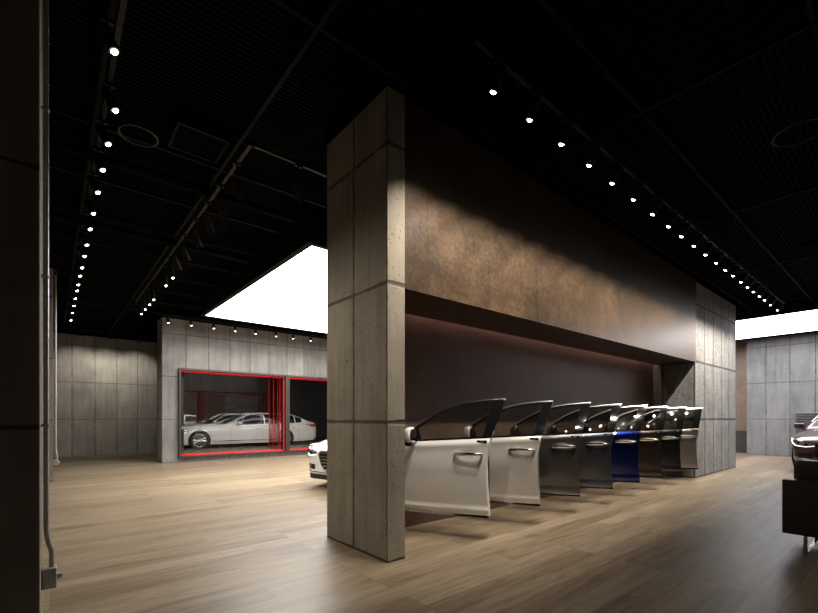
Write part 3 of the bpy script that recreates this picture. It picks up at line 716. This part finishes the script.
    for s in (1, -1):
        lo = lambda y: lerp(y, [.46, .60, .80, .90], [.60, .575, .60, .70]); hi = lambda y: lerp(y, [.46, .60, .80, .90], [.655, .675, .74, .76])
        def f(u, v, e=.012):
            y = .46 + (.885 - .46) * u; z = lo(y) + (hi(y) - lo(y)) * v
            nrm = Vector((1, .5 * u, 0)).normalized(); return (xf(y) + e * 1.0, s * (y + e * u), z)
        MB().patch(f, 12, 3, (-.05, 0, 0)).build('headlight', M['lamp'], t, True)
        pts = [f(u, 0, .02) for u in np.linspace(0, 1, 10)] + [f(1, v, .02) for v in (.5, 1)] + [f(u, 1, .02) for u in (.95, .85)]
        MB().tube(pts, .008, 6).build('running_light', M['led'], t, True)
        for uu in (.35, .65):
            p = f(uu, .5, .0); MB().lathe([(.02, -.01), (.034, .012), (.03, .02)], p, 'X', 14).build('headlight_lens', M['black'], t, True)
        # lower intake and chrome lip
        MB().patch(lambda u, v: (xf(.50 + .36 * u) + .006, s * (.50 + .36 * u + .006), .335 + .09 * v + .02 * u), 8, 1, (-.04, 0, 0)).build('air_intake', M['grille'], t)
        # tail lights
        def g(u, v):
            y = .50 + .40 * u; return (xr(y) - .012, s * (y + .008 * u), .79 + .03 * u + (.17 - .04 * u) * v)
        MB().patch(g, 10, 2, (.04, 0, 0)).build('tail_light', M['tail'], t, True)
        MB().patch(lambda u, v: (-hL + .13 + .34 * u, s * (ys(-hL + .13 + .34 * u, .82 + .04 * u + (.15 - .08 * u) * v) + .006), .82 + .04 * u + (.15 - .08 * u) * v), 8, 2, (0, -.03 * s, 0)).build('tail_light', M['tail'], t, True)
    MB().tube([(xf(abs(y)) + .010, y, .285 + .02 * abs(y)) for y in np.linspace(-.84, .84, 25)], .014, 8).build('bumper_trim', M['chrome'], t, True)
    MB().patch(lambda u, v: (xf(abs(-.8 + 1.6 * u)) - .004, -.8 + 1.6 * u, .17 + .09 * v), 20, 1, (-.1, 0, 0)).build('lower_bumper', M['rubber'], t)
    MB().patch(lambda u, v: (xr(abs(-.8 + 1.6 * u)) - .004, -.8 + 1.6 * u, .24 + .12 * v), 20, 1, (.06, 0, 0)).build('rear_bumper_trim', M['rubber'], t)
    return t
M['paint_white'] = paint('pearl_white_paint', (0.82, 0.81, 0.79), 0.0, 0.35)
M['paint_maroon'] = paint('maroon_paint', (0.060, 0.010, 0.012), 0.45, 0.28, .2)
lim = make_sedan(M['paint_white'], 5.95, 3.45)
lim.name = 'limousine'; lim.scale = (.93, .93, .93); lim.location = (3.30 + 2.767, 16.50 + .884, 0.10); lim.rotation_euler = (0, 0, PI)
tag(lim, 'long white sedan parked sideways behind the red lit display windows', 'car')
c2 = make_sedan(M['paint_white'])
c2.location = (6.14, 6.88, 0); c2.rotation_euler = (0, 0, PI + R(12))
tag(c2, 'white sedan in the hall, its nose showing from behind the tall pier', 'car')
c3 = make_sedan(M['paint_maroon'])
c3.location = (13.3 + 2.5, 1.05, 0); c3.rotation_euler = (0, 0, PI)
tag(c3, 'dark maroon sedan facing the camera behind the leather sofa', 'car')

# ================================================================ CAR DOORS
def nz_(z): return lerp(z, [.235, .26, .295, .31, .325, .5, .75, .90, .945, .965, 1.0, 1.05], [.014, .026, .034, .032, .022, .036, .046, .040, .044, .040, .022, .004])
def belt(s): return 1.046 - 0.062 * s
def sr(z): return lerp(z, [.25, .51, .78, .97, 1.05], [-.003, .019, .022, -.016, -.023])
def sf(z): return lerp(z, [.25, .35, .6, .9, 1.0], [.97, 1.0, 1.02, 1.0, .985])
def th(z, s=0): return max(0.0, .24 * (max(0, z - 1.0) / .44) ** 1.15) if z > 1.0 else 0.0
TOPS = [-.127, .018, .147, .256, .357, .504, .639, .746, .843, .90]
TOPZ = [1.449, 1.444, 1.432, 1.418, 1.399, 1.346, 1.287, 1.218, 1.146, 1.09]
def topz(s): return sm(s, TOPS, TOPZ, .02)
def P_(s, z, n=0.0): return (th(z) - n, s, z)        # local: outside is -x
def door_text(parent, s):
    cu = bpy.data.curves.new('lettering', 'FONT'); cu.body = s; cu.size = 0.022; cu.extrude = 0.0006; cu.align_x = 'CENTER'; cu.align_y = 'CENTER'; cu.space_character = 1.15
    o = bpy.data.objects.new('lettering', cu); COL.objects.link(o)
    dg = bpy.context.evaluated_depsgraph_get(); dg.update()
    me = bpy.data.meshes.new_from_object(o.evaluated_get(dg)); bpy.data.objects.remove(o)
    me.materials.clear(); me.materials.append(M['lettering'])
    q = bpy.data.objects.new('lettering', me); COL.objects.link(q); q.parent = parent
    # text plane: x-> -y(local s decreasing), y-> z, normal -> -x
    q.matrix_basis = Matrix(((0, 0, -1, -.0418), (-1, 0, 0, .063), (0, 1, 0, .998), (0, 0, 0, 1)))
    return q
def make_door(pt):
    t = empty('car_door')
    zsn = [.235, .25, .265, .285, .30, .31, .325, .35, .40, .47, .54, .61, .68, .75, .80, .85, .89, .92, .935, .945, .955, .965, .98, .995, 1.0]
    nz = len(zsn) - 1
    def f(u, v):
        k = v * nz; i = min(int(k), nz - 1); z = zsn[i] + (zsn[i + 1] - zsn[i]) * (k - i)
        s = sr(z) + (sf(z) - sr(z)) * u
        bz = belt(s)
        zz = .235 + (z - .235) * (bz - .012 - .235) / (1.0 - .235)
        bow = -.030 * ((u - .45) / .55) ** 2 + .012
        # hand cup: shallow bowl behind the handle
        d = ((s - .205) / .12) ** 2 + ((zz - .842) / .072) ** 2
        cup = -.020 * max(0, 1 - d)
        return (-(nz_(z) + bow + cup), s, zz)
    b = MB(); b.patch(f, 44, nz, lambda u, v: Vector((.075 + nz_(.235 + v * .765) * .5, 0.0, 0)))
    body = b.build('door_panel', pt, t, True, 50)
    bow = lambda s: -.030 * ((s / 1.0 - .45) / .55) ** 2 + .012
    # inner trim slab
    MB().patch(lambda u, v: (.075 + .02, .02 + .93 * u, .30 + .68 * v), 6, 6, (.035, 0, 0)).build('inner_trim', M['inner'], t, True)
    # belt seal
    MB().patch(lambda u, v: (-.004 + .006 * v, -.022 + .90 * u, belt(-.022 + .90 * u) - .014 + .022 * v), 20, 1, (.05, 0, 0)).build('belt_seal', M['black'], t)
    # window frame: header following the roof arc
    def hdr(a, bw, s0, s1, e):
        return lambda u, v: (lambda s: P_(s, topz(s) - a - bw * v, e))(s0 + (s1 - s0) * u)
    b = MB(); b.patch(hdr(.012, .040, -.115, .86, .0), 40, 2, (.035, 0, 0)); b.build('window_frame', M['black'], t, True, 50)
    b = MB(); b.patch(hdr(-.001, .013, -.127, .862, .006), 40, 1, (.04, 0, 0)); b.build('window_frame_trim', M['chrome'], t, True, 50)
    # B pillar cover
    def bp(u, v):
        zb, zt_ = 1.03, topz(-.10) - .010
        z = zb + (zt_ - zb) * v; k = (z - 1.04) / .40
        sl = -.023 - .102 * k; srt = .068 - .075 * k
        return P_(sl + (srt - sl) * u, min(z, topz(sl + (srt - sl) * u) - .008), .004)
    MB().patch(bp, 2, 12, (.03, 0, 0)).build('pillar_cover', M['black'], t, True)
    # A pillar foot triangle
    MB().prism([P_(.74, belt(.74), .0), P_(.90, belt(.90), .0), P_(.90, 1.07, .0), P_(.865, 1.10, .0), P_(.80, 1.12, .0)], (.03, 0, 0)).build('mirror_base', M['black'], t)
    # glass
    def gl(u, v):
        s = .0 + .83 * u; zt_ = topz(s) - .045; zb = belt(s) - .01
        z = zb + (zt_ - zb) * v; k = max(0, (z - 1.04) / .40)
        s2 = s + (-.06 * k) * (1 - u)
        return P_(s2, z, -.010)
    MB().patch(gl, 24, 8, (.004, 0, 0)).build('window_glass', M['doorglass'], t, True)
    # chrome sill
    MB().patch(lambda u, v: (-(.034 + bow(u) - .004 * v), -.004 + .97 * u, .225 + .022 * v), 10, 1, (.07, 0, 0)).build('sill_trim', M['chrome'], t)
    # handle
    hx = -(nz_(.862) + bow(.2))
    h = MB().tube([(hx + .010, .355, .868), (hx - .024, .335, .868), (hx - .032, .28, .869), (hx - .033, .2, .870), (hx - .032, .125, .870)], [.010, .015, .017, .017, .016], 10)
    bmesh.ops.transform(h.bm, matrix=Matrix.Translation((0, 0, .869)) @ Matrix.Diagonal((1, 1, 1.35, 1)) @ Matrix.Translation((0, 0, -.869)), verts=h.bm.verts); ho = h.build('door_handle', M['chrome'], t, True)
    MB().tube([(hx - .032, .117, .870), (hx - .030, .085, .870), (hx - .018, .062, .870), (hx + .010, .055, .869)], [.016, .016, .013, .010], 10).build('lock_cover', M['chrome'], ho, True)
    MB().tube([(hx - .031, .126, .870), (hx - .031, .116, .870)], .0145, 10).build('gap', M['rubber'], ho, True)
    # badge plate
    bx = -.041
    pl = MB().box(bx, bx + .012, .012, .114, .984, 1.012, bev=.002).build('badge_plate', M['black'], t)
    door_text(pl, 'G80')
    # wing mirror
    b = MB()
    bmesh.ops.create_uvsphere(b.bm, u_segments=24, v_segments=14, radius=1.0)
    for v in b.bm.verts:
        x, y, z = v.co
        x = math.copysign(abs(x) ** .7, x); z = math.copysign(abs(z) ** .75, z)
        y = y * 1.0 if y > 0 else y * .25
        v.co = (-.185 + x * .092, .775 + y * .085, 1.060 + z * .088)
    mo = b.build('mirror_housing', pt, t, True, 60)
    MB().patch(lambda u, v: (lambda a, r: (-.185 + .078 * r * math.copysign(abs(math.cos(a)) ** .7, math.cos(a)), .750, 1.056 + .070 * r * math.copysign(abs(math.sin(a)) ** .75, math.sin(a))))(2 * PI * u, .02 + .98 * v), 24, 3, (0, .01, 0)).build('mirror_glass', M['mirror'], mo)
    MB().box(-.25, -.12, .76, .835, .945, .995, bev=.018).build('mirror_underside', M['black'], mo, True)
    MB().tube([(-.14, .795, .985), (-.02, .80, .985), (.01, .81, 1.0)], [.022, .024, .024], 8).build('mirror_arm', M['black'], mo, True)
    return t
DOORS = [('paint_pearl', (0.86, 0.84, 0.81), 0.0, .30, 0, 'pearl white', 'nearest the tall concrete pier'),
         ('paint_silverbeige', (0.62, 0.58, 0.53), 0.35, .30, .08, 'silvery beige', 'second from the tall pier'),
         ('paint_taupe', (0.12, 0.112, 0.108), 0.8, .28, .15, 'dark taupe grey', 'third from the tall pier'),
         ('paint_slate', (0.085, 0.092, 0.108), 0.8, .28, .15, 'slate blue grey', 'just before the blue one'),
         ('paint_blue', (0.004, 0.014, 0.13), 0.85, .28, .2, 'bright blue', 'the only blue one'),
         ('paint_brown', (0.060, 0.042, 0.032), 0.8, .28, .2, 'brown', 'between the blue and the black one'),
         ('paint_black', (0.008, 0.008, 0.009), 0.2, .25, .1, 'black', 'next to last in the row'),
         ('paint_lightgrey', (0.30, 0.27, 0.25), 0.75, .30, .12, 'light taupe silver', 'beside the far pier')]
ANG = R(27)
proto = None
for i, (nm, col, me_, ro, fl, word, where) in enumerate(DOORS):
    pm_ = paint(nm, col, me_, ro, fl)
    if proto is None:
        proto = make_door(pm_); o = proto
    else:
        o = copy_tree(proto)
        for ch in o.children:
            if ch.name.split('.')[0] in ('door_panel', 'mirror_housing'):
                ch.data = ch.data.copy(); ch.data.materials[0] = pm_
    o.location = (3.42 + .9157 * i, 2.81, 0); o.rotation_euler = (0, 0, ANG)
    tag(o, f'{word} car door with black framed window, {where}', 'car door', 'car doors lined up in the recess')
    c, s_ = math.cos(ANG), math.sin(ANG)
    # bracket holding the door to the back wall (in the door's local frame)
    p0 = Vector((.10, .80, .62)); 
    wy = (3.74 - 2.81)
    l = (wy - s_ * p0.x) / c
    MB().tube([p0, Vector((p0.x, l - .004, .62))], .03, 10).build('wall_bracket', M['galv'], o, True)

# ================================================================ SOFA
sx = 5.15
t = empty('sofa', (sx, -0.3, 0)); tag(t, 'dark brown leather sofa with steel sled legs at the right edge', 'sofa')
MB().box(0.0, 0.13, -1.85, 1.105, 0.185, 0.678, bev=.012).build('backrest', M['leather'], t, True)
MB().box(0.13, 0.90, 0.975, 1.105, 0.185, 0.60, bev=.012).build('armrest', M['leather'], t, True)
MB().box(0.13, 0.90, -1.85, -1.72, 0.185, 0.60, bev=.012).build('armrest', M['leather'], t, True)
MB().box(0.13, 0.90, -1.72, 0.975, 0.185, 0.34, bev=.012).build('base', M['leather'], t, True)
for y0, y1 in ((-1.71, -.38), (-.37, .965)):
    MB().box(0.36, 0.92, y0, y1, 0.34, 0.50, bev=.04).build('seat_cushion', M['leather'], t, True)
    MB().box(0.18, 0.37, y0, y1 + (.09 if y1 > 0 else 0), 0.602, 0.845, bev=.05).build('back_cushion', M['leather'], t, True)
for y in (0.96, -1.65):
    MB().box(0.12, 0.145, y - .014, y + .014, 0.012, 0.19).box(0.78, 0.805, y - .014, y + .014, 0.012, 0.19).box(0.12, 0.805, y - .014, y + .014, 0.0, 0.012).build('leg', M['chrome'], t)

# ================================================================ CONDUITS, VENT
def conduit(x, y, fx_, ztop, zbox, r, label, sgn=1):
    t = empty('wall_conduit', (x, y, 0)); tag(t, label, 'conduit')
    MB().tube([(0, 0, ztop), (0, 0, zbox + .26), (0.006, 0, zbox + .2), (0.022, 0, zbox + .14), (0.022, 0, zbox + .05)], r, 12).build('pipe', M['galv'], t, True)
    b = MB().box(-(x - fx_), .044, -.035, .035, zbox - .055, zbox + .055, bev=.006).build('junction_box', M['galv'], t, True)
    MB().lathe([(.018, .042), (.018, .055), (.012, .068)], (0, 0, zbox), 'X', 14).build('socket', M['steel'], b, True)
    for z in (1.2, 2.0, 2.9):
        MB().box(-(x - fx_), r + .002, -.016, .016, z - .008, z + .008, bev=.003).build('clamp', M['galv'], t, True)
conduit(-0.016, 3.02, -0.036, 4.2, 0.38, .012, 'galvanised pipe and socket box on the dark left column')
conduit(0.085, 11.0, 0.05, 4.2, 0.36, .018, 'galvanised pipe and socket box on the second left column')
t = empty('wall_vent', (18.215, 2.2, 1.06)); tag(t, 'grey louvred vent in the pale concrete wall behind the maroon car', 'air vent')
vy0, vy1 = -1.6, 0.28
b = MB()
for k in range(8): b.box(-.03, .0, vy0, vy1, -.30 + k * .076, -.262 + k * .076)
b.build('slats', M['vent'], t)
MB().box(-.02, .012, vy0 - .03, vy0, -.33, .33).box(-.02, .012, vy1, vy1 + .03, -.33, .33).box(-.02, .012, vy0, vy1, .30, .33).box(-.02, .012, vy0, vy1, -.33, -.30).build('frame', M['vent'], t)
